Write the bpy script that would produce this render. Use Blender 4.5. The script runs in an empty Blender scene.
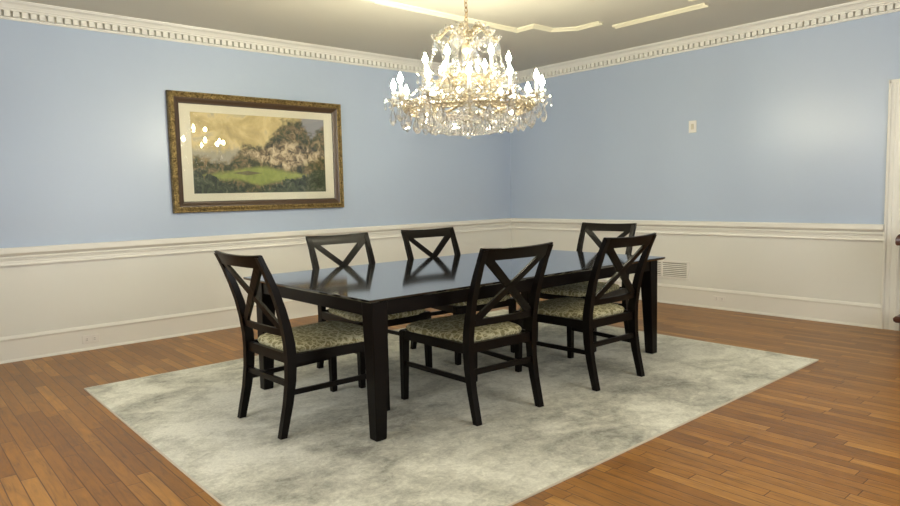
import bpy, bmesh, math, random
from mathutils import Vector, Matrix
random.seed(7)
PI = math.pi
SC = bpy.context.scene
COL = SC.collection

# ---------------------------------------------------------------- camera
CAM = Vector((-6.811, -6.458, 1.3015))
yaw, pitch, roll = math.radians(48.836), math.radians(-5.104), math.radians(-1.3065)
fw = Vector((math.cos(pitch)*math.cos(yaw), math.cos(pitch)*math.sin(yaw), math.sin(pitch)))
rt0 = Vector((math.sin(yaw), -math.cos(yaw), 0)); up0 = rt0.cross(fw)
rt = rt0*math.cos(roll) + up0*math.sin(roll); up = -rt0*math.sin(roll) + up0*math.cos(roll)
cd = bpy.data.cameras.new('camera'); cam = bpy.data.objects.new('camera', cd); COL.objects.link(cam)
M = Matrix.Identity(4)
for i in range(3):
    M[i][0], M[i][1], M[i][2], M[i][3] = rt[i], up[i], -fw[i], CAM[i]
cam.matrix_world = M
cd.sensor_width = 36; cd.lens = 661.41/900*36; cd.clip_start = .05
SC.camera = cam

# ---------------------------------------------------------------- world and light
SC.view_settings.view_transform = 'Standard'; SC.view_settings.look = 'None'
SC.view_settings.gamma = 1; SC.view_settings.use_curve_mapping = False
SC.view_settings.exposure = 0.33
W = bpy.data.worlds.new('daylight'); SC.world = W; W.use_nodes = True
W.node_tree.nodes['Background'].inputs[0].default_value = (.85, .92, 1, 1)
W.node_tree.nodes['Background'].inputs[1].default_value = 1.0
BULB = 410.0                                   # candle bulb emission
FILL = 62.0                                     # power of the two added fill lamps behind the camera
# room extents
RX0, RY0, CEIL = -7.9, -7.9, 2.915
def area(name, loc, rot, sx, sy, power, col):
    l = bpy.data.lights.new(name, 'AREA'); l.shape = 'RECTANGLE'; l.size = sx; l.size_y = sy
    l.energy = power; l.color = col
    o = bpy.data.objects.new(name, l); COL.objects.link(o); o.location = loc; o.rotation_euler = rot
    return o
# added fill lamps in the openings of the two walls behind the camera
area('added_fill', (RX0-.12, -3.2, 1.55), (0, -PI/2, 0), 1.7, 2.2, FILL*.80, (1, .97, .93))
area('added_fill', (-3.4, RY0-.12, 1.55), (PI/2, 0, 0), 2.2, 1.7, FILL*1.2, (1, .97, .93))

# ---------------------------------------------------------------- materials
def mat(name, col=(.5, .5, .5), rough=.5, metal=0, spec=.5, coat=0, coat_r=.1):
    m = bpy.data.materials.new(name); m.use_nodes = True
    b = m.node_tree.nodes['Principled BSDF']
    b.inputs['Base Color'].default_value = (*col, 1); b.inputs['Roughness'].default_value = rough
    b.inputs['Metallic'].default_value = metal; b.inputs['Specular IOR Level'].default_value = spec
    b.inputs['Coat Weight'].default_value = coat; b.inputs['Coat Roughness'].default_value = coat_r
    return m
class N:
    """small node helper"""
    def __init__(s, m): s.m = m; s.t = m.node_tree; s.b = s.t.nodes.get('Principled BSDF')
    def n(s, typ, **k):
        x = s.t.nodes.new(typ)
        for a, v in k.items(): setattr(x, a, v)
        return x
    def l(s, a, b): s.t.links.new(a, b)
    def put(s, sock, v):
        if isinstance(v, (int, float)): sock.default_value = v
        elif isinstance(v, tuple): sock.default_value = v
        else: s.l(v, sock)
    def math(s, op, a, b=0., c=None):
        x = s.n('ShaderNodeMath', operation=op); s.put(x.inputs[0], a); s.put(x.inputs[1], b)
        if c is not None: s.put(x.inputs[2], c)
        return x.outputs[0]
    def coord(s, kind='Object'): return s.n('ShaderNodeTexCoord').outputs[kind]
    def sep(s, v):
        x = s.n('ShaderNodeSeparateXYZ'); s.l(v, x.inputs[0]); return x.outputs
    def comb(s, a, b, c):
        x = s.n('ShaderNodeCombineXYZ'); s.put(x.inputs[0], a); s.put(x.inputs[1], b); s.put(x.inputs[2], c); return x.outputs[0]
    def mapping(s, v, scale=(1, 1, 1), loc=(0, 0, 0), rot=(0, 0, 0)):
        x = s.n('ShaderNodeMapping'); s.l(v, x.inputs[0]); x.inputs['Scale'].default_value = scale
        x.inputs['Location'].default_value = loc; x.inputs['Rotation'].default_value = rot; return x.outputs[0]
    def noise(s, v, scale=5, detail=4, rough=.5, dist=0, out=0):
        x = s.n('ShaderNodeTexNoise'); s.l(v, x.inputs['Vector']); x.inputs['Scale'].default_value = scale
        x.inputs['Detail'].default_value = detail; x.inputs['Roughness'].default_value = rough
        x.inputs['Distortion'].default_value = dist; return x.outputs[out]
    def ramp(s, f, stops, interp='LINEAR'):
        x = s.n('ShaderNodeValToRGB'); x.color_ramp.interpolation = interp; s.put(x.inputs[0], f)
        e = x.color_ramp.elements
        while len(e) < len(stops): e.new(.5)
        for i, (p, c) in enumerate(stops): e[i].position = p; e[i].color = (*c, 1)
        return x.outputs[0]
    def mix(s, f, a, b, mode='MIX'):
        x = s.n('ShaderNodeMix', data_type='RGBA', blend_type=mode)
        s.put(x.inputs[0], f)
        for i, v in ((6, a), (7, b)):
            if isinstance(v, tuple): x.inputs[i].default_value = (*v, 1) if len(v) == 3 else v
            else: s.l(v, x.inputs[i])
        return x.outputs[2]
    def bump(s, h, strength=.2, dist=.01):
        x = s.n('ShaderNodeBump'); s.l(h, x.inputs['Height']); x.inputs['Strength'].default_value = strength
        x.inputs['Distance'].default_value = dist; s.l(x.outputs[0], s.b.inputs['Normal'])
def rampm(lo, hi): return [(lo, (0, 0, 0)), (hi, (1, 1, 1))]

def make_wall_mat():
    # one coat of blue above the rail, cream white below it
    m = mat('painted_wall', rough=.32, spec=.4); k = N(m)
    g = k.n('ShaderNodeNewGeometry').outputs['Position']; z = k.sep(g)[2]
    sel = k.math('GREATER_THAN', z, .90)
    n = k.noise(g, 1.3, 3, .5); n2 = k.noise(g, 30, 3, .6)
    blue = k.mix(n, (.43, .515, .655), (.46, .545, .685))
    cream = k.mix(n, (.735, .735, .68), (.765, .765, .715))
    k.l(k.mix(sel, cream, blue), k.b.inputs['Base Color'])
    k.l(k.math('MULTIPLY_ADD', n, .16, .24), k.b.inputs['Roughness'])
    k.bump(k.math('ADD', k.math('MULTIPLY', k.noise(g, 4, 2), 1.0), k.math('MULTIPLY', n2, .06)), .12, .02)
    return m
WALL = make_wall_mat()
TRIM = mat('white_trim_paint', (.80, .79, .73), .36)
CEILM = mat('ceiling_paint', (.60, .575, .49), .75)
PLATE = mat('white_plastic', (.80, .78, .73), .35)
SLOT = mat('dark_slot', (.12, .11, .10), .6)

def make_floor_mat():
    m = mat('oak_boards', rough=.34, spec=.4); k = N(m)
    x, y, z = k.sep(k.coord('Object'))
    w = .070
    xs = k.math('DIVIDE', x, w); row = k.math('FLOOR', xs); fx = k.math('FRACT', xs)
    wn = k.n('ShaderNodeTexWhiteNoise', noise_dimensions='1D'); k.l(row, wn.inputs['W'])
    r1 = wn.outputs[0]
    L = k.math('MULTIPLY_ADD', r1, .50, .50)
    ys = k.math('DIVIDE', k.math('ADD', y, k.math('MULTIPLY', r1, 37.7)), L)
    b = k.math('FLOOR', ys); fy = k.math('FRACT', ys)
    w2 = k.n('ShaderNodeTexWhiteNoise', noise_dimensions='2D'); k.l(k.comb(row, b, 0), w2.inputs['Vector'])
    hsh = w2.outputs[0]
    vec = k.comb(k.math('ADD', x, k.math('MULTIPLY', hsh, 13.)), k.math('MULTIPLY', y, .09), k.math('MULTIPLY', hsh, 9.))
    grain = k.noise(vec, 42, 6, .6, 1.2)
    big = k.noise(k.comb(k.math('MULTIPLY', x, 1), k.math('MULTIPLY', y, .35), hsh), 9, 3, .5, 2.0)
    base = k.ramp(hsh, [(0, (.23, .095, .018)), (.3, (.285, .121, .022)), (.6, (.325, .142, .026)), (.85, (.375, .170, .033)), (1, (.44, .21, .045))])
    g = k.ramp(grain, [(.28, (.58, .56, .54)), (.48, (.98, .98, .98)), (.72, (1.22, 1.22, 1.18))])
    c = k.mix(1.0, base, g, 'MULTIPLY')
    c = k.mix(.6, c, k.ramp(big, [(.3, (.78, .78, .80)), (.65, (1.1, 1.1, 1.08))]), 'MULTIPLY')
    ex = k.math('MINIMUM', fx, k.math('SUBTRACT', 1., fx))
    ey = k.math('MULTIPLY', k.math('MINIMUM', fy, k.math('SUBTRACT', 1., fy)), k.math('DIVIDE', L, w))
    e = k.math('MINIMUM', ex, ey)
    gap = k.ramp(e, rampm(.012, .045))
    c = k.mix(gap, (.09, .035, .012), c)
    k.l(c, k.b.inputs['Base Color'])
    k.l(k.math('MULTIPLY_ADD', grain, .18, .27), k.b.inputs['Roughness'])
    k.bump(k.math('ADD', gap, k.math('MULTIPLY', grain, .12)), .25, .002)
    return m
FLOORM = make_floor_mat()

def make_rug_mat():
    m = mat('grey_rug_pile', rough=.95, spec=.1); k = N(m)
    v = k.coord('Object')
    a = k.noise(v, 1.35, 4, .55, .8)
    b = k.noise(k.mapping(v, (.8, 1.2, 1), (3, 1, 0)), 6, 8, .72, .5)
    b2 = k.noise(v, 22, 5, .75, 1.2)
    c = k.noise(v, 70, 3, .6)
    f = k.math('ADD', k.math('ADD', k.math('MULTIPLY', a, .50), k.math('MULTIPLY', b, .30)), k.math('MULTIPLY', b2, .20))
    col = k.ramp(f, [(.38, (.28, .275, .235)), (.435, (.44, .435, .365)), (.50, (.64, .63, .53)), (.57, (.82, .81, .70))])
    col = k.mix(.55, col, k.ramp(c, [(.3, (.80, .80, .80)), (.7, (1.12, 1.12, 1.12))]), 'MULTIPLY')
    k.l(col, k.b.inputs['Base Color'])
    k.bump(k.math('ADD', c, k.math('MULTIPLY', b, .6)), .5, .006)
    return m
RUGM = make_rug_mat()
BIND = mat('cream_rug_binding', (.62, .56, .44), .9)

def make_espresso(name, rough, base=(.0026, .0018, .0015)):
    m = mat(name, base, rough, spec=.16 if rough > .2 else .5); k = N(m)
    g = k.noise(k.mapping(k.coord('Object'), (3, 30, 30)), 4, 5, .6, .5)
    k.l(k.mix(g, base, tuple(c*1.7 for c in base)), k.b.inputs['Base Color'])
    k.l(k.math('MULTIPLY_ADD', g, .10, rough-.05), k.b.inputs['Roughness'])
    return m
WOOD = make_espresso('espresso_wood', .30)
TOPW = make_espresso('espresso_tabletop', .10, (.006, .0055, .0055)); _t = TOPW.node_tree.nodes['Principled BSDF']; _t.inputs['Coat Weight'].default_value = 1; _t.inputs['Coat IOR'].default_value = 1.6; _t.inputs['Coat Roughness'].default_value = .07
def make_fabric():
    m = mat('damask_fabric', rough=.85, spec=.2); k = N(m)
    v = k.coord('Object')
    d = k.n('ShaderNodeVectorMath', operation='ADD')
    nz = k.n('ShaderNodeVectorMath', operation='SCALE'); k.l(k.noise(v, 16, 2, .5, 0, 1), nz.inputs[0]); nz.inputs['Scale'].default_value = .055
    k.l(v, d.inputs[0]); k.l(nz.outputs[0], d.inputs[1])
    vo = k.n('ShaderNodeTexVoronoi', feature='DISTANCE_TO_EDGE'); k.l(d.outputs[0], vo.inputs['Vector']); vo.inputs['Scale'].default_value = 25
    vb = k.n('ShaderNodeTexVoronoi', feature='F1'); k.l(d.outputs[0], vb.inputs['Vector']); vb.inputs['Scale'].default_value = 50
    line = k.ramp(vo.outputs['Distance'], [(.05, (1, 1, 1)), (.13, (0, 0, 0))])
    dot = k.ramp(vb.outputs['Distance'], [(.28, (1, 1, 1)), (.40, (0, 0, 0))])
    f = k.math('MAXIMUM', line, k.math('MULTIPLY', dot, .75))
    c = k.mix(f, (.23, .205, .10), (.53, .50, .32))
    c = k.mix(.35, c, k.ramp(k.noise(v, 260, 2), [(.3, (.75, .75, .75)), (.7, (1.15, 1.15, 1.15))]), 'MULTIPLY')
    k.l(c, k.b.inputs['Base Color']); k.bump(f, .15, .002)
    return m
FABRIC = make_fabric()

def make_gold(name='gilt_frame', dark=(.06, .038, .012), light=(.36, .26, .10)):
    m = mat(name, rough=.42, metal=.65); k = N(m)
    v = k.coord('Object')
    n = k.noise(v, 38, 4, .65, 1.5)
    vo = k.n('ShaderNodeTexVoronoi'); k.l(v, vo.inputs['Vector']); vo.inputs['Scale'].default_value = 30
    k.l(k.mix(k.ramp(n, rampm(.35, .65)), dark, light), k.b.inputs['Base Color'])
    k.bump(k.math('ADD', n, vo.outputs['Distance']), .8, .008)
    return m
GILT = make_gold()
DARKF = mat('dark_brown_frame', (.065, .038, .022), .35)
MATB = mat('cream_mat_board', (.84, .80, .66), .8)

def make_painting():
    # generic garden landscape: golden sky, autumn trees on the right, lawn and pond, dark shrubs below
    m = mat('landscape_print', rough=.6); k = N(m)
    gx, gy, gz = k.sep(k.coord('Object'))
    u = k.math('DIVIDE', k.math('ADD', gx, .728), 1.456); v = k.math('DIVIDE', k.math('ADD', gz, .39), .78)
    P = k.comb(gx, 0, gz)
    n1 = k.noise(P, 3.2, 5, .6, .6); n2 = k.noise(P, 9, 6, .65, .8); n3 = k.noise(P, 13, 8, .72, 1.0); n4 = k.noise(k.mapping(P, (1, 1, 1), (4, 3, 7)), 5, 5, .6, 1)
    def band(expr, lo, hi): return k.ramp(expr, rampm(lo, hi))
    sky = k.ramp(n1, [(.30, (.42, .33, .17)), (.45, (.62, .50, .24)), (.55, (.78, .66, .36)), (.68, (.42, .40, .38))])
    c = k.mix(band(k.math('ADD', u, k.math('MULTIPLY', n1, .4)), .95, 1.15), sky, (.33, .33, .36))
    # misty left horizon
    mist = k.mix(n2, (.34, .32, .25), (.50, .47, .38))
    f = k.math('ADD', v, k.math('MULTIPLY', k.math('SUBTRACT', n2, .5), .35))
    c = k.mix(band(k.math('SUBTRACT', 1., f), .40, .50), c, mist)
    # tree masses rising to the right
    hgt = k.ramp(u, [(0, (.50,)*3), (.25, (.42,)*3), (.36, (.66,)*3), (.50, (.60,)*3), (.66, (.98,)*3), (.80, (1.0,)*3), (.90, (.80,)*3), (1, (.95,)*3)])
    tr = k.math('SUBTRACT', hgt, k.math('ADD', v, k.math('MULTIPLY', k.math('SUBTRACT', n2, .5), .38)))
    trees = k.ramp(n3, [(.28, (.015, .02, .01)), (.43, (.05, .06, .025)), (.50, (.13, .12, .05)), (.56, (.25, .17, .09)), (.66, (.46, .38, .20))])
    c = k.mix(band(tr, 0, .07), c, trees)
    # pale blossom and stone band in the middle right
    vd = k.math('ABSOLUTE', k.math('SUBTRACT', v, .50)); ud = k.math('ABSOLUTE', k.math('SUBTRACT', u, .68))
    core = k.math('SUBTRACT', 1., k.math('ADD', k.math('MULTIPLY', vd, 4.2), k.math('MULTIPLY', ud, 2.4)))
    pale = k.ramp(n3, [(.40, (.05, .04, .025)), (.48, (.28, .20, .12)), (.56, (.66, .54, .36)), (.62, (.80, .70, .50))])
    c = k.mix(k.math('MULTIPLY', band(core, 0, .35), .85), c, pale)
    # lawn
    vl = k.math('ABSOLUTE', k.math('SUBTRACT', v, k.math('MULTIPLY_ADD', n4, .10, .17))); ul = k.math('ABSOLUTE', k.math('SUBTRACT', u, .47))
    lw = k.math('SUBTRACT', 1., k.math('ADD', k.math('MULTIPLY', vl, 6.5), k.math('MULTIPLY', ul, 2.0)))
    lawn = k.mix(n2, (.10, .16, .03), (.55, .58, .16))
    c = k.mix(band(lw, .05, .35), c, lawn)
    # pond
    vp = k.math('ABSOLUTE', k.math('SUBTRACT', v, .255)); up_ = k.math('ABSOLUTE', k.math('SUBTRACT', u, .38))
    pd = k.math('SUBTRACT', 1., k.math('ADD', k.math('MULTIPLY', vp, 30.), k.math('MULTIPLY', up_, 8.)))
    c = k.mix(band(pd, 0, .25), c, k.mix(n2, (.06, .05, .02), (.30, .28, .14)))
    # dark shrubs along the bottom and the lower corners
    edge = k.math('ADD', k.math('MULTIPLY', k.math('ABSOLUTE', k.math('SUBTRACT', u, .44)), .62), .0)
    sh = k.math('SUBTRACT', edge, k.math('ADD', v, k.math('MULTIPLY', k.math('SUBTRACT', n2, .5), .4)))
    shrub = k.ramp(n3, [(.30, (.008, .012, .008)), (.46, (.03, .045, .02)), (.54, (.08, .10, .05)), (.64, (.20, .20, .14))])
    c = k.mix(band(sh, -.10, -.02), c, shrub)
    k.l(c, k.b.inputs['Base Color'])
    return m
PAINT = make_painting()

def glass_mat(name, transp, tint=(1, 1, 1), rough=.0, refr=True):
    m = bpy.data.materials.new(name); m.use_nodes = True; t = m.node_tree
    for n in list(t.nodes):
        if n.type != 'OUTPUT_MATERIAL': t.nodes.remove(n)
    out = t.nodes['Material Output']
    tr = t.nodes.new('ShaderNodeBsdfTransparent'); tr.inputs[0].default_value = (*tint, 1)
    if refr:
        g = t.nodes.new('ShaderNodeBsdfGlass'); g.inputs['Roughness'].default_value = rough; g.inputs['IOR'].default_value = 1.5
        mx = t.nodes.new('ShaderNodeMixShader'); mx.inputs[0].default_value = transp
        t.links.new(g.outputs[0], mx.inputs[1]); t.links.new(tr.outputs[0], mx.inputs[2])
    else:
        g = t.nodes.new('ShaderNodeBsdfGlossy'); g.inputs['Roughness'].default_value = rough
        fr = t.nodes.new('ShaderNodeFresnel'); fr.inputs[0].default_value = 1.5
        mx = t.nodes.new('ShaderNodeMixShader'); t.links.new(fr.outputs[0], mx.inputs[0])
        t.links.new(tr.outputs[0], mx.inputs[1]); t.links.new(g.outputs[0], mx.inputs[2])
    t.links.new(mx.outputs[0], out.inputs[0])
    return m
CRYSTAL = glass_mat('cut_crystal', .45, rough=.04)
_t = CRYSTAL.node_tree; _o = _t.nodes['Material Output']; _s = _o.inputs[0].links[0].from_socket
_d = _t.nodes.new('ShaderNodeBsdfTranslucent'); _d.inputs[0].default_value = (.9, .9, .88, 1)
_e = _t.nodes.new('ShaderNodeBsdfDiffuse'); _e.inputs[0].default_value = (.9, .9, .88, 1)
_a = _t.nodes.new('ShaderNodeMixShader'); _a.inputs[0].default_value = .5; _t.links.new(_d.outputs[0], _a.inputs[1]); _t.links.new(_e.outputs[0], _a.inputs[2])
_m = _t.nodes.new('ShaderNodeMixShader'); _m.inputs[0].default_value = .012; _t.links.new(_s, _m.inputs[1]); _t.links.new(_a.outputs[0], _m.inputs[2]); _t.links.new(_m.outputs[0], _o.inputs[0])
PANE = glass_mat('clear_glass', 0, refr=False)
GOLDB = mat('gilt_beading', (.30, .25, .17), .30, metal=.55)
BRASS = mat('antique_brass', (.30, .19, .08), .35, metal=.9)
CANDLE = mat('white_candle_sleeve', (.85, .82, .74), .5)
BULBM = bpy.data.materials.new('glowing_bulb'); BULBM.use_nodes = True
_b = BULBM.node_tree.nodes['Principled BSDF']; _b.inputs['Base Color'].default_value = (1, .9, .75, 1)
_b.inputs['Emission Color'].default_value = (1, .935, .70, 1); _b.inputs['Emission Strength'].default_value = BULB
REDW = mat('reddish_wood', (.06, .014, .006), .28, coat=.5)

# ---------------------------------------------------------------- mesh helpers
class MB:
    def __init__(s): s.v = []; s.f = []
    def box(s, x0, x1, y0, y1, z0, z1):
        b = len(s.v); s.v += [(x, y, z) for z in (z0, z1) for y in (y0, y1) for x in (x0, x1)]
        s.f += [tuple(b+i for i in q) for q in ((0, 2, 3, 1), (4, 5, 7, 6), (0, 1, 5, 4), (2, 6, 7, 3), (0, 4, 6, 2), (1, 3, 7, 5))]
    def loft(s, rings, cap=True, closed=False):
        b = len(s.v); n = len(rings[0])
        for r in rings: s.v += [tuple(p) for p in r]
        m = len(rings)
        for i in range(m if closed else m-1):
            j = (i+1) % m
            for k in range(n):
                k2 = (k+1) % n
                s.f.append((b+i*n+k, b+i*n+k2, b+j*n+k2, b+j*n+k))
        if cap and not closed:
            s.f.append(tuple(b+k for k in reversed(range(n)))); s.f.append(tuple(b+(m-1)*n+k for k in range(n)))
    def tube(s, pts, r, seg=8, closed=False, cap=True):
        pts = [Vector(p) for p in pts]; n = len(pts); rings = []
        ref = Vector((0, 0, 1))
        for i, p in enumerate(pts):
            a = pts[(i-1) % n] if (closed or i) else p; c = pts[(i+1) % n] if (closed or i < n-1) else p
            t = (c-a).normalized()
            if abs(t.dot(ref)) > .95: u = t.cross(Vector((1, 0, 0))).normalized()
            else: u = t.cross(ref).normalized()
            w = t.cross(u)
            if rings and not abs(t.dot(ref)) > .95 and False: pass
            rr = r[i] if isinstance(r, (list, tuple)) else r
            rings.append([p + (u*math.cos(q)+w*math.sin(q))*rr for q in (2*PI*k/seg for k in range(seg))])
        s.loft(rings, cap, closed)
    def lathe(s, prof, seg=12, c=(0, 0, 0), wave=0, waves=0):
        rings = []
        for (r, z) in prof:
            rings.append([(c[0]+r*(1+wave*math.cos(waves*q))*math.cos(q), c[1]+r*(1+wave*math.cos(waves*q))*math.sin(q), c[2]+z) for q in (2*PI*k/seg for k in range(seg))])
        s.loft(rings, True)
    def ball(s, c, r, seg=6, rings=4, sz=1):
        s.lathe([(max(r*math.sin(PI*i/rings), r*.02), -sz*r*math.cos(PI*i/rings)) for i in range(rings+1)], seg, c)
    def add(s, o, mt):
        b = len(s.v); s.v += [tuple(mt @ Vector(p)) for p in o.v]; s.f += [tuple(b+i for i in q) for q in o.f]
    def build(s, name, m, parent=None, smooth=False, bevel=0, loc=None, seg=2):
        me = bpy.data.meshes.new(name); me.from_pydata(s.v, [], s.f)
        bm = bmesh.new(); bm.from_mesh(me); bmesh.ops.recalc_face_normals(bm, faces=bm.faces); bm.to_mesh(me); bm.free()
        me.materials.append(m)
        o = bpy.data.objects.new(name, me); COL.objects.link(o)
        if parent: o.parent = parent
        if loc: o.location = loc
        if bevel:
            b = o.modifiers.new('bevel', 'BEVEL'); b.width = bevel; b.segments = seg; b.limit_method = 'ANGLE'; b.angle_limit = math.radians(40)
        if smooth:
            for p in me.polygons: p.use_smooth = True
            if smooth == 'angle':
                try: me.set_sharp_from_angle(angle=math.radians(40))
                except Exception: pass
        return o
def empty(name, loc, rz=0):
    o = bpy.data.objects.new(name, None); COL.objects.link(o); o.location = loc; o.rotation_euler = (0, 0, rz); o.empty_display_size = .1
    return o
def tag(o, label, cat, group=None):
    o['label'] = label; o['category'] = cat
    if group: o['group'] = group
    return o
def struct(o): o['kind'] = 'structure'; return o
def copy_tree(o, parent=None):
    c = o.copy(); COL.objects.link(c); c.parent = parent
    for ch in list(o.children): copy_tree(ch, c)
    return c
def box1(name, m, dims, **k):
    b = MB(); b.box(*dims); return b.build(name, m, **k)
def rect(cx, cy, hx, hy, z): return [(cx-hx, cy-hy, z), (cx+hx, cy-hy, z), (cx+hx, cy+hy, z), (cx-hx, cy+hy, z)]

# ---------------------------------------------------------------- room shell
HX1 = 2.2   # depth of the hall behind the doorway
struct(box1('floor', FLOORM, (RX0-.15, HX1, RY0-.15, .15, -.12, 0)))
struct(box1('ceiling', CEILM, (RX0-.15, HX1, RY0-.15, .15, CEIL, CEIL+.12)))
struct(box1('wall_left', WALL, (RX0-.15, .15, 0, .15, 0, CEIL)))
DY0, DY1, DH = -5.66, -4.70, 2.12         # doorway in the right wall
b = MB(); b.box(0, .15, DY1, 0, 0, CEIL); b.box(0, .15, RY0, DY0, 0, CEIL); b.box(0, .15, DY0, DY1, DH, CEIL)
struct(b.build('wall_right', WALL))
def wall_open(name, axis, pos, a0, a1, w0, w1, z0, z1):
    b = MB()
    for (s0, s1, q0, q1) in ((a0, w0, 0, CEIL), (w1, a1, 0, CEIL), (w0, w1, 0, z0), (w0, w1, z1, CEIL)):
        if axis == 'x': b.box(pos-.15, pos, s0, s1, q0, q1)
        else: b.box(s0, s1, pos-.15, pos, q0, q1)
    return struct(b.build(name, WALL))
wall_open('wall_back', 'x', RX0, RY0, 0, -4.3, -2.1, .7, 2.4)
wall_open('wall_near', 'y', RY0, RX0, .15, -4.5, -2.3, .7, 2.4)
# added windows in those walls, out of view, made for the fill light
def added_window(name, axis, pos, a0, a1, z0, z1):
    b = MB(); t = .05
    def bx(s0, s1, q0, q1, d0=-.10, d1=-.05):
        if axis == 'x': b.box(pos+d0, pos+d1, s0, s1, q0, q1)
        else: b.box(s0, s1, pos+d0, pos+d1, q0, q1)
    bx(a0, a0+t, z0, z1); bx(a1-t, a1, z0, z1); bx(a0+t, a1-t, z0, z0+t); bx(a0+t, a1-t, z1-t, z1)
    bx((a0+a1)/2-.02, (a0+a1)/2+.02, z0+t, z1-t); bx(a0+t, a1-t, (z0+z1)/2-.02, (z0+z1)/2+.02, -.095, -.055)
    return struct(b.build(name, TRIM))
added_window('added_window_1', 'x', RX0, -4.3, -2.1, .7, 2.4)
added_window('added_window_2', 'y', RY0, -4.5, -2.3, .7, 2.4)
# hall behind the doorway
b = MB(); b.box(HX1, HX1+.1, RY0, 0, 0, CEIL); b.box(.15, HX1, DY1+1.2, DY1+1.3, 0, CEIL); b.box(.15, HX1, DY0-1.3, DY0-1.2, 0, CEIL)
struct(b.build('wall_hall', mat('hall_paint', (.66, .64, .58), .5)))

# trims: profile (d = distance out of the wall, z) swept along a wall
def trim(name, prof, axis, a0, a1, m=TRIM, pos=0., miter=True, extra=None):
    b = MB(); rings = []
    for a, mi in ((a0, 0), (a1, 1)):
        r = []
        for d, z in prof:
            aa = a - d if (miter and mi) else a
            r.append((aa, pos-d, z) if axis == 'x' else (pos-d, aa, z))
        rings.append(r)
    b.loft(rings)
    if extra: extra(b)
    return struct(b.build(name, m))
CROWN = [(0, 2.782), (.014, 2.782), (.020, 2.790), (.020, 2.799), (.016, 2.801), (.016, 2.845), (.060, 2.845), (.064, 2.848), (.064, 2.856),
         (.074, 2.860), (.080, 2.872), (.094, 2.888), (.110, 2.895), (.120, 2.899), (.122, 2.905), (.132, 2.907), (.134, CEIL), (0, CEIL)]
def dent(axis, a0):
    def f(b):
        a = -.075
        while a > a0:
            if axis == 'x': b.box(a-.042, a, -.054, -.014, 2.801, 2.8455)
            else: b.box(-.054, -.014, a-.042, a, 2.801, 2.8455)
            a -= .0613
    return f
trim('trim_1', CROWN, 'x', RX0, 0, extra=dent('x', RX0))
trim('trim_2', CROWN, 'y', RY0, 0, extra=dent('y', RY0))
RAIL = [(0, .793), (.024, .793), (.026, .800), (.024, .808), (.018, .812), (.018, .836), (.022, .842), (.022, .846), (.010, .847), (.010, .852), (.024, .853), (.026, .862),
        (.024, .868), (.012, .869), (.012, .875), (.026, .877), (.034, .886), (.046, .893), (.050, .900), (.050, .932), (.046, .940), (.036, .944), (0, .944)]
trim('trim_3', RAIL, 'x', RX0, 0)
trim('trim_4', RAIL, 'y', -4.576, 0)
BASE = [(0, 0), (.028, 0), (.028, .010), (.022, .020), (.018, .022), (.018, .178), (.024, .184), (.026, .194), (.018, .204), (.010, .212), (0, .216)]
trim('baseboard_left', BASE, 'x', RX0, 0)
trim('baseboard_right', BASE, 'y', -4.576, 0)
trim('trim_5', [(d, z) for d, z in BASE], 'y', RY0, -5.80, miter=False)

# door casing (fluted)
def casing():
    b = MB()
    def leg(y0, y1, flip):
        # y0 = outer edge, y1 = opening edge
        w = y1-y0
        pr = [(0, 0), (.024, 0), (.030, .08), (.030, .16), (.018, .22), (.014, .40), (.018, .46), (.014, .52), (.014, .84), (.020, .88), (.020, 1.0), (0, 1.0)]
        rings = []
        for z in (0, 2.205):
            rings.append([(-d, y0+w*t - (0), z if z == 0 else z - t*.0) for d, t in pr])
        b.loft(rings)
    leg(-4.576, DY1, 0); leg(DY0-.124, DY0, 0)
    b.box(-.022, 0, DY0, DY1, DH, 2.205)
    b.box(-.030, -.018, DY0-.124, -4.576, 2.175, 2.205)
    # jambs inside the opening
    b.box(-.012, .16, DY1-.018, DY1, 0, DH); b.box(-.012, .16, DY0, DY0+.018, 0, DH); b.box(-.012, .16, DY0, DY1, DH-.018, DH)
    return struct(b.build('trim_6', TRIM))
casing()

# raised ceiling moulding with stepped corners
def moulding(name, pts, w=.075):
    b = MB(); P = [Vector((x, y, 0)) for x, y in pts]; rings = []
    prof = [(-w/2, 0), (-w/2, .010), (-w*.30, .020), (-w*.10, .012), (w*.10, .012), (w*.30, .026), (w/2, .016), (w/2, 0)]
    for i, p in enumerate(P):
        d0 = (P[i]-P[i-1]).normalized() if i else (P[1]-P[0]).normalized()
        d1 = (P[i+1]-P[i]).normalized() if i < len(P)-1 else d0
        n0 = Vector((-d0.y, d0.x, 0)); n1 = Vector((-d1.y, d1.x, 0)); n = (n0+n1).normalized(); sc = 1/max(n.dot(n0), .4)
        rings.append([(p.x+n.x*q*sc, p.y+n.y*q*sc, CEIL-h) for q, h in prof])
    b.loft(rings)
    return struct(b.build(name, mat('cream_moulding', (.74, .70, .54), .55)))
MX, MY = -3.53, -3.0
k = 7
corner = [(-1.83, -2.07), (-1.56, -2.07), (-1.40, -2.26), (-1.40, -2.54)]
for sx, sy in ((1, 1), (-1, 1), (1, -1), (-1, -1)):
    T = lambda q: (MX+(q[0]-MX)*sx, MY+(q[1]-MY)*sy)
    moulding('trim_%d' % k, [T(q) for q in ([(MX if sx > 0 else MX, -1.85), (-1.83, -1.85)] + corner)]); k += 1
moulding('trim_%d' % k, [(-1.15, -2.52), (-1.15, -3.48)]); k += 1
moulding('trim_%d' % k, [(2*MX+1.15, -2.52), (2*MX+1.15, -3.48)]); k += 1

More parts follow.
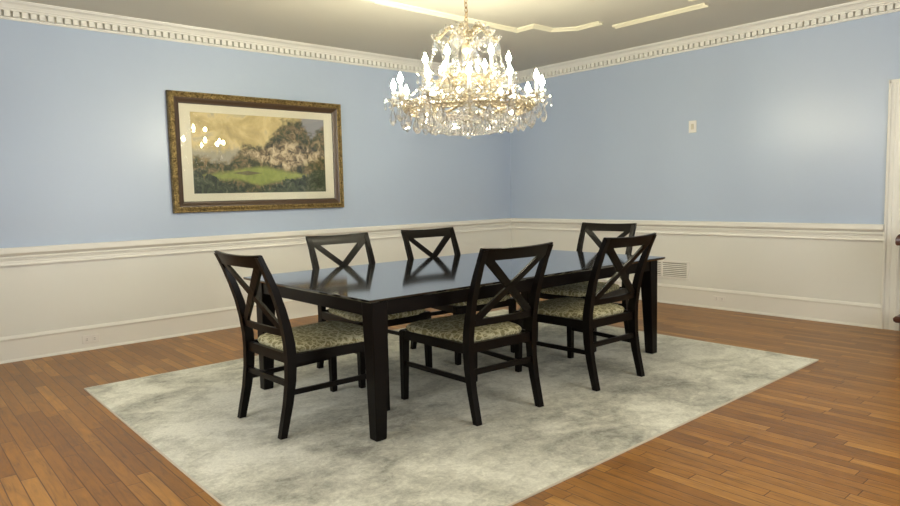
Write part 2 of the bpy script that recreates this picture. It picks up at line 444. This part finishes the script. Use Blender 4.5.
# ---------------------------------------------------------------- rug
RGX0, RGX1, RGY0, RGY1 = -5.775, -1.570, -4.614, -1.358
rug = empty('area_rug', ((RGX0+RGX1)/2, (RGY0+RGY1)/2, 0))
tag(rug, 'large pale grey mottled area rug under the dining table', 'rug')
hx, hy = (RGX1-RGX0)/2, (RGY1-RGY0)/2
box1('pile', RUGM, (-hx+.005, hx-.005, -hy+.005, hy-.005, .0005, .008), parent=rug)
b = MB()
for d in ((-hx, hx, -hy, -hy+.006), (-hx, hx, hy-.006, hy), (-hx, -hx+.006, -hy+.006, hy-.006), (hx-.006, hx, -hy+.006, hy-.006)):
    b.box(*d, .0005, .0095)
o = b.build('edge_binding', BIND, parent=rug); o['label'] = 'thin cream binding'
RT = .0085   # rug top

# ---------------------------------------------------------------- dining table
TX0, TX1, TY0, TY1, TH = -4.930, -2.135, -3.678, -2.165, .770
tcx, tcy = (TX0+TX1)/2, (TY0+TY1)/2
tab = empty('dining_table', (tcx, tcy, RT))
tag(tab, 'long black wooden dining table with polished top standing on the rug', 'table')
hx, hy, th = (TX1-TX0)/2, (TY1-TY0)/2, TH-RT
b = MB()
pr = [(0.016, -.022), (.004, -.016), (0, -.010), (0, -.0015), (.0015, 0)]
b.loft([[(-hx+i, -hy+i, th+z), (hx-i, -hy+i, th+z), (hx-i, hy-i, th+z), (-hx+i, hy-i, th+z)] for i, z in pr])
b.build('tabletop', TOPW, tab)
# leg block is set in a little from the overhanging top
LX0, LX1, LY0, LY1 = -4.893-tcx, -2.190-tcx, -3.645-tcy, -2.262-tcy
b = MB(); i = .008; q = .020
b.box(LX0+.09, LX1-.09, LY0+i, LY0+i+q, th-.098, th-.022); b.box(LX0+.09, LX1-.09, LY1-i-q, LY1-i, th-.098, th-.022)
b.box(LX0+i, LX0+i+q, LY0+.09, LY1-.09, th-.098, th-.022); b.box(LX1-i-q, LX1-i, LY0+.09, LY1-.09, th-.098, th-.022)
b.build('apron', WOOD, tab)
for sx, x1 in ((-1, LX0), (1, LX1)):
    for sy, y1 in ((-1, LY0), (1, LY1)):
        b = MB(); rings = []
        for z, w in ((0, .066), (.012, .068), (.40, .086), (.64, .099), (th-.0225, .101)):
            rings.append([(x1, y1, z), (x1-sx*w, y1, z), (x1-sx*w, y1-sy*w, z), (x1, y1-sy*w, z)])
        b.loft(rings); b.build('leg', WOOD, tab, bevel=.004)

# ---------------------------------------------------------------- dining chair
def lerp(tab_, z):
    for (z0, a), (z1, c) in zip(tab_, tab_[1:]):
        if z <= z1: t = (z-z0)/(z1-z0); return tuple(p+(r-p)*t for p, r in zip(a, c))
    return tab_[-1][1]
#        z      x centre, y centre, half depth
POST = [(0, (.2455, -.328, .017)), (.08, (.2455, -.309, .019)), (.18, (.2455, -.285, .021)), (.30, (.246, -.266, .024)), (.42, (.246, -.259, .027)), (.50, (.246, -.263, .026)),
        (.60, (.2465, -.280, .023)), (.70, (.247, -.304, .020)), (.80, (.248, -.337, .018)), (.90, (.249, -.377, .016)), (1.0, (.250, -.425, .013))]
def make_chair():
    root = empty('dining_chair', (0, 0, RT))
    # front legs
    for s in (-1, 1):
        b = MB(); b.loft([rect(s*.283+s*(.022-w), .338+(.022-w), w, w, z) for z, w in ((0, .0180), (.01, .0188), (.22, .0215), (.442, .0245))])
        b.build('leg', WOOD, root, bevel=.003)
    for s in (-1, 1):
        b = MB(); zs = [0, .04, .08, .13, .18, .24, .30, .36, .42, .46, .50, .55, .60, .65, .70, .75, .80, .85, .90, .95, .986]
        b.loft([rect(s*lerp(POST, z)[0], lerp(POST, z)[1], .0190 if z < .9 else .0175, lerp(POST, z)[2]+.002, z) for z in zs])
        b.build('leg', WOOD, root, smooth='angle')['label'] = 'rear leg rising into the back post'
    # seat frame: front rail bowed, side and rear rails
    def rail(p, q, t, z0, z1, bow=0, n=8):
        b = MB(); p = Vector(p); q = Vector(q); d = (q-p).normalized(); nrm = Vector((-d.y, d.x)); rings = []
        for i in range(n+1):
            u = i/n; c = p.lerp(q, u) + nrm*bow*(1-(2*u-1)**2)
            a = c+nrm*t/2; e = c-nrm*t/2
            rings.append([(a.x, a.y, z0), (e.x, e.y, z0), (e.x, e.y, z1), (a.x, a.y, z1)])
        b.loft(rings); return b
    fr = MB()
    for bb in (rail((.300, .340), (-.300, .340), .024, .392, .448, bow=-.022),
               rail((-.291, .330), (-.252, -.250), .022, .392, .448), rail((.291, .330), (.252, -.250), .022, .392, .448),
               rail((-.232, -.262), (.232, -.262), .024, .395, .450)):
        fr.add(bb, Matrix.Identity(4))
    fr.build('seat_frame', WOOD, root)
    # cushion
    b = MB(); n = 16; top = []
    def fy(u, v): return -.245 + (v+1)/2*(.365+.245) + (.020*(1-u*u) if v > 0 else 0)*max(v, 0)
    def hw(y): return .244 + (y+.25)/(.61)*(.310-.244)
    def ring(sc, z, drop=0):
        r = []
        for i in range(48):
            a = 2*PI*i/48; cu, cv = math.cos(a), math.sin(a)
            e = 5.5; rr = (abs(cu)**e+abs(cv)**e)**(-1/e); u, v = cu*rr*sc, cv*rr*sc
            y = fy(u, v); r.append((u*hw(y), y, z))
        return r
    rings = [ring(.975, .440), ring(.985, .448), ring(1.0, .458), ring(.995, .468), ring(.97, .477), ring(.92, .484), ring(.82, .490), ring(.65, .495), ring(.4, .498), ring(.15, .499)]
    b.loft(rings); b.build('seat_cushion', FABRIC, root, smooth=True)['label'] = 'cream and olive patterned fabric seat'
    # stretchers
    for s in (-1, 1):
        b = rail((s*.285, .330), (s*.2455, -.265), .016, .222, .250); b.build('stretcher', WOOD, root)
    b = MB(); b.box(-.231, .231, -.282, -.262, .268, .300); b.build('stretcher', WOOD, root)
    # curved back: top rail, lower rail and crossed slats
    def ybow(x): return -.018*(1-(x/.25)**2)
    def slab(x0, z0, x1, z1, w, t, n=14, bow=1., off=0.):
        b = MB(); rings = []; dx, dz = x1-x0, z1-z0; L = math.hypot(dx, dz); nx, nz = -dz/L*w/2, dx/L*w/2
        for i in range(n+1):
            u = i/n; x, z = x0+dx*u, z0+dz*u
            ring_ = []
            for (xx, zz, sg) in ((x-nx, z-nz, -1), (x+nx, z+nz, -1), (x+nx, z+nz, 1), (x-nx, z-nz, 1)):
                yy = lerp(POST, min(zz, 1.0))[1] + ybow(xx)*bow + sg*t/2 + off
                ring_.append((xx, yy, zz))
            rings.append(ring_)
        b.loft(rings); return b
    def hrail(x0, x1, zb, zt, t, end_up=0.):
        b = MB(); rings = []; n = 16
        for i in range(n+1):
            x = x0+(x1-x0)*i/n; k_ = abs(x/.265)**2
            def Y(z): return lerp(POST, min(z, 1.0))[1] + ybow(x) - (.03 if z > 1.0 else 0)*0
            zt_ = zt + end_up*k_; yb, yt = Y(zb), Y(zt)
            rings.append([(x, yb-t/2, zb), (x, yb+t/2, zb), (x, yt+t/2*.9, zt_-.004), (x, yt+.1*t, zt_), (x, yt-t/2*.9, zt_-.004)])
        b.loft(rings); return b
    hrail(-.270, .270, .925, .992, .025, .009).build('top_rail', WOOD, root, smooth='angle')
    hrail(-.232, .232, .547, .590, .020).build('lower_rail', WOOD, root, smooth='angle')
    slab(-.214, .938, .214, .580, .042, .018, off=.001).build('cross_slat', WOOD, root)
    slab(.214, .938, -.214, .580, .042, .018, off=-.002).build('cross_slat', WOOD, root)
    return root
chair = make_chair()
R_ = math.radians
CH = [(-4.903, -2.980, R_(-90+1.5), 'dark wooden cross-back chair alone at the near left end of the table'),
      (-4.070, -3.516, R_(-3.5), 'dark wooden cross-back chair in front, beside the nearest table leg'),
      (-3.088, -3.588, R_(-2), 'dark wooden cross-back chair in front, nearer the right end of the table'),
      (-4.090, -2.420, R_(180-2), 'dark wooden cross-back chair behind the table, seen right below the painting'),
      (-3.225, -2.455, R_(180-4), 'dark wooden cross-back chair behind the middle of the table, nearer the room corner'),
      (-2.200, -2.945, R_(90+6), 'dark wooden cross-back chair at the far right end of the table')]
for i, (x, y, r, lab) in enumerate(CH):
    c = chair if i == 0 else copy_tree(chair)
    c.location = (x, y, RT); c.rotation_euler = (0, 0, r); tag(c, lab, 'chair', 'cross-back chairs around the dining table')

# ---------------------------------------------------------------- framed picture
PX0, PX1, PZ0, PZ1 = -4.645, -2.769, 1.177, 2.324
pcx, pcz = (PX0+PX1)/2, (PZ0+PZ1)/2
pic = empty('framed_picture', (pcx, 0, pcz)); tag(pic, 'large landscape print in ornate gilt and brown frame on the left blue wall', 'picture')
def frame_ring(hw_, hh_, prof, name, m):
    # prof: (inset from outer edge, distance off the wall)
    b = MB(); rings = []
    for i, d in prof:
        rings.append([(-hw_+i, -d, -hh_+i), (hw_-i, -d, -hh_+i), (hw_-i, -d, hh_-i), (-hw_+i, -d, hh_-i)])
    b.loft(rings, cap=False, closed=True); return b.build(name, m, pic)
PW, PH = (PX1-PX0)/2, (PZ1-PZ0)/2
frame_ring(PW, PH, [(0, .002), (0, .040), (.007, .052), (.016, .050), (.022, .044), (.044, .050), (.054, .046), (.054, .002)], 'outer_frame', GILT)
frame_ring(PW-.054, PH-.054, [(0, .002), (0, .042), (.014, .038), (.036, .024), (.050, .020), (.054, .002)], 'inner_frame', DARKF)
mh, mv = PW-.108, PH-.108
MX_, MZ_ = .102, .074
b = MB(); b.loft([[(-mh+ix, -d, -mv+iz), (mh-ix, -d, -mv+iz), (mh-ix, -d, mv-iz), (-mh+ix, -d, mv-iz)] for ix, iz, d in ((0, 0, .004), (0, 0, .012), (MX_, MZ_, .012), (MX_+.002, MZ_+.002, .004))], cap=False, closed=True)
b.build('mat_board', MATB, pic)
b = MB(); b.box(-(mh-MX_), mh-MX_, -.0090, -.004, -(mv-MZ_), mv-MZ_); b.build('print', PAINT, pic)
b = MB(); b.box(-mh-.002, mh+.002, -.0170, -.0150, -mv-.002, mv+.002); b.build('glass_pane', PANE, pic)

# ---------------------------------------------------------------- wall plates and vent
def plate_x(name, y0, y1, z0, z1, lab, cat, d0=0.):      # on the right wall (x = 0)
    r = empty(name, (-d0, (y0+y1)/2, z0)); tag(r, lab, cat)
    w = (y1-y0)/2; h = z1-z0
    box1('cover_plate', PLATE, (-.007, .0, -w, w, 0, h), parent=r, bevel=.003)
    return r, w, h
r, w, h = plate_x('wall_switch', -2.775, -2.685, 1.905, 2.035, 'small cream switch plate high on the right blue wall', 'switch')
box1('toggle', mat('cream_toggle', (.60, .56, .46), .4), (-.012, -.006, -.016, .016, .035, .095), parent=r, bevel=.002)
r, w, h = plate_x('wall_outlet', -3.135, -3.000, .088, .142, 'white horizontal outlet plate on the right baseboard', 'outlet', .018)
for s in (-1, 1):
    b = MB(); b.box(-.010, -.006, s*.03-.016, s*.03+.016, .010, .044); f = b.build('socket', PLATE, r)
    b = MB(); b.box(-.0106, -.0095, s*.03-.008, s*.03+.004, .033, .036); b.box(-.0106, -.0095, s*.03-.008, s*.03+.004, .019, .022); b.build('slot', SLOT, f)
ro = empty('wall_outlet', (-5.42, -.018, .062)); tag(ro, 'white horizontal outlet plate on the left baseboard below the rail', 'outlet')
box1('cover_plate', PLATE, (-.068, .068, -.007, 0, 0, .072), parent=ro, bevel=.003)
for s in (-1, 1):
    f = box1('socket', PLATE, (s*.03-.016, s*.03+.016, -.010, -.006, .018, .054), parent=ro)
    b = MB(); b.box(s*.03-.008, s*.03+.004, -.0106, -.0095, .028, .031); b.box(s*.03-.008, s*.03+.004, -.0106, -.0095, .041, .044); b.build('slot', SLOT, f)
# return air vent
v = empty('air_vent', (0, -2.37, .285)); tag(v, 'white louvred return air vent low on the right wall', 'vent')
b = MB(); hw_, hh_ = .335, .205
b.box(-.012, 0, -hw_, hw_, 0, .022); b.box(-.012, 0, -hw_, hw_, hh_-.022, hh_)
b.box(-.012, 0, -hw_, -hw_+.026, .022, hh_-.022); b.box(-.012, 0, hw_-.026, hw_, .022, hh_-.022); b.box(-.012, 0, -.010, .012, .022, hh_-.022)
b.build('frame', PLATE, v, bevel=.002)
box1('backing', mat('vent_shadow_grey', (.36, .345, .30), .7), (-.002, 0, -hw_+.02, hw_-.02, .02, hh_-.02), parent=v)
for i in range(7):
    z = .030+i*.0215
    for y0, y1 in ((-hw_+.026, -.010), (.012, hw_-.026)):
        b = MB(); b.loft([[(-.003, y, z+.009), (-.010, y, z), (-.011, y, z+.0015), (-.004, y, z+.0105)] for y in (y0, y1)])
        b.build('louvre', PLATE, v)

# ---------------------------------------------------------------- console table at the right edge of the frame
cx0, cx1, cy1 = -.62, -.22, -4.825
con = empty('console_table', ((cx0+cx1)/2, cy1-.55, 0)); tag(con, 'reddish brown wooden console table cut off by the right edge beside the door casing', 'table')
w, d = (cx1-cx0)/2, .55
b = MB(); b.loft([[(-w+i, -d+i, z), (w-i, -d+i, z), (w-i, d-i, z), (-w+i, d-i, z)] for i, z in ((.010, .805), (.003, .812), (0, .825), (0, .858), (.006, .878), (.018, .895), (.035, .903))])
b.build('tabletop', REDW, con, smooth='angle')
b = MB(); b.box(-w+.03, w-.03, -d+.06, d-.13, .70, .805); b.build('apron', REDW, con)
b = MB(); b.loft([[(-w+i, -d+i, z), (w-i, -d+i, z), (w-i, d-i, z), (-w+i, d-i, z)] for i, z in ((.02, .175), (.005, .188), (.002, .212), (.015, .228))]); b.build('shelf', REDW, con)
for sx in (-1, 1):
    for y in (-d+.10, d-.16):
        b = MB(); b.lathe([(.022, 0), (.028, .03), (.02, .08), (.026, .15), (.026, .22), (.018, .28), (.024, .45), (.028, .60), (.028, .72)], 14, (sx*(w-.08), y, 0)); b.build('leg', REDW, con, smooth=True)

# ---------------------------------------------------------------- chandelier
CX, CY = -3.495, -2.90
ch = empty('chandelier', (CX, CY, CEIL)); tag(ch, 'large tiered crystal chandelier with lit candle bulbs hanging over the table', 'chandelier')
Z = lambda z: z-CEIL
# canopy and chain
b = MB(); b.lathe([(.07, 0), (.072, -.012), (.05, -.03), (.02, -.045), (.008, -.06)], 20); b.build('canopy', BRASS, ch, smooth=True)
b = MB(); z = -.055; i = 0
while z > Z(2.515):
    pts = [(.011*math.cos(q)*(1 if i % 2 else 0)*1.0, .011*math.cos(q)*(0 if i % 2 else 1), z-.019+.021*math.sin(q)) for q in (2*PI*j/10 for j in range(10))]
    b.tube(pts, .0032, 5, closed=True); z -= .0335; i += 1
b.build('chain', BRASS, ch, smooth=True)
b = MB(); b.tube([(.012*math.sin(t*1.7), .012*math.cos(t*1.7), -.05-t*(-.05-Z(2.50))/12*1.0) for t in [j*.5 for j in range(25)]], .0022, 5); b.build('cord', mat('gold_cord', (.45, .33, .16), .5), ch)
# central column
col = [(.010, 2.50), (.022, 2.48), (.012, 2.46), (.026, 2.44), (.028, 2.42), (.012, 2.40), (.014, 2.38), (.036, 2.35), (.040, 2.32), (.018, 2.29), (.016, 2.22), (.038, 2.19), (.045, 2.15), (.02, 2.11),
       (.018, 2.03), (.06, 1.99), (.07, 1.96), (.03, 1.93), (.02, 1.86), (.035, 1.82), (.02, 1.78)]
b = MB(); b.lathe([(r, Z(z)) for r, z in col], 16); b.build('column', GOLDB, ch, smooth=True)

def bezier(p0, p1, p2, p3, n=12):
    P = [Vector(q) for q in (p0, p1, p2, p3)]
    return [P[0]*(1-t)**3+P[1]*3*t*(1-t)**2+P[2]*3*t*t*(1-t)+P[3]*t**3 for t in (i/n for i in range(n+1))]
def rz(o, a): o.rotation_euler = (0, 0, a); return o
# prototype bits (local frames: x outward)
def drop_mesh(s, name='crystal_pendant', parent=None, small=False):
    # faceted pear drop hanging from its local origin, with a button bead above
    b = MB()
    b.lathe([(.0008, 0), (.0075, -.006), (.0075, -.012), (.0008, -.018)], 6)
    b.lathe([(.0015*s, -.019), (.010*s, -.022-.008*s), (.023*s, -.022-.030*s), (.029*s, -.022-.050*s), (.023*s, -.022-.066*s), (.010*s, -.022-.078*s), (.001, -.022-.083*s)], 6)
    for i, p in enumerate(b.v):                       # flatten the pear a little
        b.v[i] = (p[0]*.62, p[1], p[2])
    return b.build(name, CRYSTAL, parent)
def put(proto, parent, loc, a=0):
    o = proto.copy(); COL.objects.link(o); o.parent = parent; o.location = loc; o.rotation_euler = (0, 0, a); return o

def make_arm(r_out, z_root, z_dish, sag, dish_r, cand_h, first_r=.03, n_drops=5, drop_s=.55, drop_s2=True):
    """one arm with its dish, candle, bulb and hanging drops, pointing along +x"""
    b = MB(); pts = bezier((first_r, 0, Z(z_root)), (r_out*.45, 0, Z(z_root)+sag*.6), (r_out*.62, 0, Z(z_dish)-abs(sag)*1.3), (r_out, 0, Z(z_dish)-.02))
    b.tube(pts, .0065, 8)
    for p in pts[2:-1:1]: b.ball(p, .0125, 6, 4)
    b.lathe([(.004, -.035), (.014, -.026), (.010, -.012), (.020, -.002)], 10, (r_out, 0, Z(z_dish)))
    arm = b.build('arm', GOLDB, ch, smooth=True)
    b = MB(); b.lathe([(.012, -.006), (dish_r*.55, -.002), (dish_r*.9, .008), (dish_r, .018), (dish_r*.97, .019), (dish_r*.85, .011), (dish_r*.5, .003), (.012, 0)], 24, (r_out, 0, Z(z_dish)), wave=.05, waves=8)
    b.build('bobeche', CRYSTAL, arm, smooth=True)
    b = MB(); b.lathe([(.013, 0), (.013, .006), (.0105, .008), (.0105, cand_h), (.008, cand_h+.003)], 12, (r_out, 0, Z(z_dish)+.001)); b.build('candle', CANDLE, arm, smooth='angle')
    b = MB(); zb = Z(z_dish)+cand_h+.005
    b.lathe([(.006, 0), (.012, .008), (.019, .020), (.019, .032), (.013, .046), (.005, .062), (.001, .074)], 12, (r_out, 0, zb)); b.build('bulb', BULBM, arm, smooth=True)
    if drop_s2: put(PEAR_XL, arm, (r_out+.01, 0, Z(z_dish)-.030), 0)
    for j in range(n_drops):
        q = 2*PI*j/n_drops
        put(PEAR_S if drop_s < .8 else PEAR_M, arm, (r_out+dish_r*.93*math.cos(q), dish_r*.93*math.sin(q), Z(z_dish)+.010), q)
    return arm
PEAR_S = drop_mesh(.55); PEAR_M = drop_mesh(.85); PEAR_L = drop_mesh(1.15); PEAR_XL = drop_mesh(1.45)
def spin(arm, a):
    arm.rotation_euler = (0, 0, a)
view_a = math.atan2(CAM.y-CY, CAM.x-CX)
A0 = view_a + R_(90)
# lower tier of twelve, upper tier of six
la = make_arm(.535, 1.965, 1.972, -.05, .066, .085); spin(la, A0)
for i in range(1, 12): spin(copy_tree(la, ch), A0 + 2*PI*i/12 + .02)
ua = make_arm(.300, 2.12, 2.150, -.045, .062, .085, n_drops=5); spin(ua, A0+.06)
for i in range(1, 6): spin(copy_tree(ua, ch), A0+.06 + 2*PI*i/6)
# top scrolls
def make_scroll():
    b = MB()
    pts = bezier((.02, 0, Z(2.24)), (.02, 0, Z(2.43)), (.10, 0, Z(2.53)), (.17, 0, Z(2.43)), 12) + bezier((.17, 0, Z(2.43)), (.20, 0, Z(2.385)), (.235, 0, Z(2.38)), (.235, 0, Z(2.415)), 6)[1:]
    b.tube(pts, [.006]*len(pts), 7)
    for i, p in enumerate(pts[3:-2]):
        b.ball(p+Vector((0, 0, .012)), .013, 6, 4)
    sc_ = b.build('scroll_arm', GOLDB, ch, smooth=True)
    b = MB()      # crystal leaves along the scroll
    for i, p in enumerate(pts[4:-1:2]):
        for s in (-1, 1):
            l = MB(); l.lathe([(.001, 0), (.012, .015), (.014, .030), (.006, .048), (.001, .055)], 5)
            b.add(l, Matrix.Translation(p) @ Matrix.Rotation(s*.9, 4, 'X') @ Matrix.Rotation(.5, 4, 'Y'))
    b.build('crystal_leaves', CRYSTAL, sc_)
    b = MB(); b.lathe([(.004, 0), (.02, .003), (.030, .012), (.028, .013), (.015, .005), (.002, .003)], 12, (.235, 0, Z(2.415)), wave=.08, waves=6); b.build('bobeche', CRYSTAL, sc_)
    put(PEAR_L, sc_, (.235, 0, Z(2.405)), 0); put(PEAR_M, sc_, (.170, 0, Z(2.41)), 0); put(PEAR_M, sc_, (.10, 0, Z(2.43)), 0)
    return sc_
s0 = make_scroll(); spin(s0, A0+.25)
for i in range(1, 6): spin(copy_tree(s0, ch), A0+.25+2*PI*i/6)
# bead garlands (catenaries)
def garland(p, q, sag, n, r=.0085, name='bead_garland', rot=0):
    b = MB(); p, q = Vector(p), Vector(q)
    for i in range(n+1):
        t = i/n; c = p.lerp(q, t); c.z -= sag*4*t*(1-t)
        b.ball(c, r*(1.25 if i % 3 == 0 else .9), 6, 3)
    return b.build(name, CRYSTAL, ch)
def pol(r, a, z): return (r*math.cos(a), r*math.sin(a), Z(z))
def ringset(fn, n, off=0.):
    g = fn(off)
    for i in range(1, n):
        o = g.copy(); COL.objects.link(o); o.parent = ch; o.rotation_euler = (0, 0, 2*PI*i/n)
st = 2*PI/12; off = A0
ringset(lambda o: garland(pol(.52, o, 1.965), pol(.52, o+st, 1.965), .045, 14), 12, off)             # between lower dishes
ringset(lambda o: garland(pol(.295, o+.06, 2.15), pol(.52, o, 1.985), .05, 14), 12, off)             # upper to lower tier
ringset(lambda o: garland(pol(.23, o+.25, 2.41), pol(.295, o+.3, 2.16), .03, 14), 6, off)            # top scroll to upper tier
ringset(lambda o: garland(pol(.23, o+.25, 2.41), pol(.23, o+.25+2*PI/6, 2.41), .07, 14), 6, off)
ringset(lambda o: garland(pol(.04, o, 2.42), pol(.235, o+.25, 2.405), .06, 12), 6, off)
ringset(lambda o: garland(pol(.30, o+.06, 2.15), pol(.30, o+.06+2*PI/6, 2.15), .06, 16), 6, off)
# beaded gilt baskets: lower ring band and middle band
def basket(name, levels, seg, m, rb=.009, zig=True):
    b = MB()
    for (r, z) in levels:
        b.tube([pol(r, 2*PI*i/seg, z) for i in range(seg)], .0045, 5, closed=True)
    for (r0, z0), (r1, z1) in zip(levels, levels[1:]):
        for i in range(seg):
            a = 2*PI*i/seg; e = a+(PI/seg if zig else 0)
            for t in (0, .5): b.ball(Vector(pol(r0, a, z0)).lerp(Vector(pol(r1, e, z1)), t), rb, 6, 3)
            b.tube([pol(r0, a, z0), pol(r1, e, z1)], .0028, 4); 
            if zig: b.tube([pol(r1, e, z1), pol(r0, a+2*PI/seg, z0)], .0028, 4)
    return b.build(name, m, ch)
basket('beaded_basket', [(.47, 1.948), (.475, 1.925), (.455, 1.900), (.42, 1.878)], 60, GOLDB)
basket('beaded_basket', [(.17, 2.130), (.215, 2.105), (.235, 2.075), (.22, 2.045)], 36, GOLDB)
# glass uprights between the tiers
up_ = MB(); up_.lathe([(.007, 0), (.012, .02), (.007, .04), (.013, .07), (.007, .10), (.012, .13), (.006, .15)], 8, (.225, 0, Z(1.91))); g = up_.build('glass_upright', CRYSTAL, ch, smooth=True); spin(g, A0)
for i in range(1, 10):
    o = g.copy(); COL.objects.link(o); o.parent = ch; spin(o, A0+2*PI*i/10)
# pendant rows: large ones under the lower ring, two rows further in
for i in range(18): a = A0+2*PI*i/18+.13; put(PEAR_XL, ch, pol(.465, a, 1.905), a)
for i in range(22): a = A0+2*PI*i/22; put(PEAR_L, ch, pol(.385, a, 1.868), a)
for i in range(16): a = A0+2*PI*i/16+.1; put(PEAR_M, ch, pol(.225, a, 2.045), a)
for i in range(10): a = A0+2*PI*i/10; put(PEAR_L, ch, pol(.10, a, 2.30), a)
# bowl of small crystals under the middle
b = MB()
for j in range(9):
    t = j/8; r = .34*math.cos(t*PI/2*.92)+.01; z = 1.835-.095*math.sin(t*PI/2)
    n = max(4, int(2*PI*r/.026))
    for i in range(n):
        a = 2*PI*i/n+j*.3
        b.ball(pol(r, a, z), .0125, 6, 3, 1.3)
o = b.build('crystal_bowl', CRYSTAL, ch); o['kind'] = 'stuff'
for i in range(20): a = A0+2*PI*i/20; put(PEAR_S, ch, pol(.29, a, 1.815), a)
b = MB(); b.ball((0, 0, Z(1.715)), .020, 10, 6); b.build('crystal_ball', CRYSTAL, ch)
for o in (PEAR_S, PEAR_M, PEAR_L, PEAR_XL):
    bpy.data.objects.remove(o)
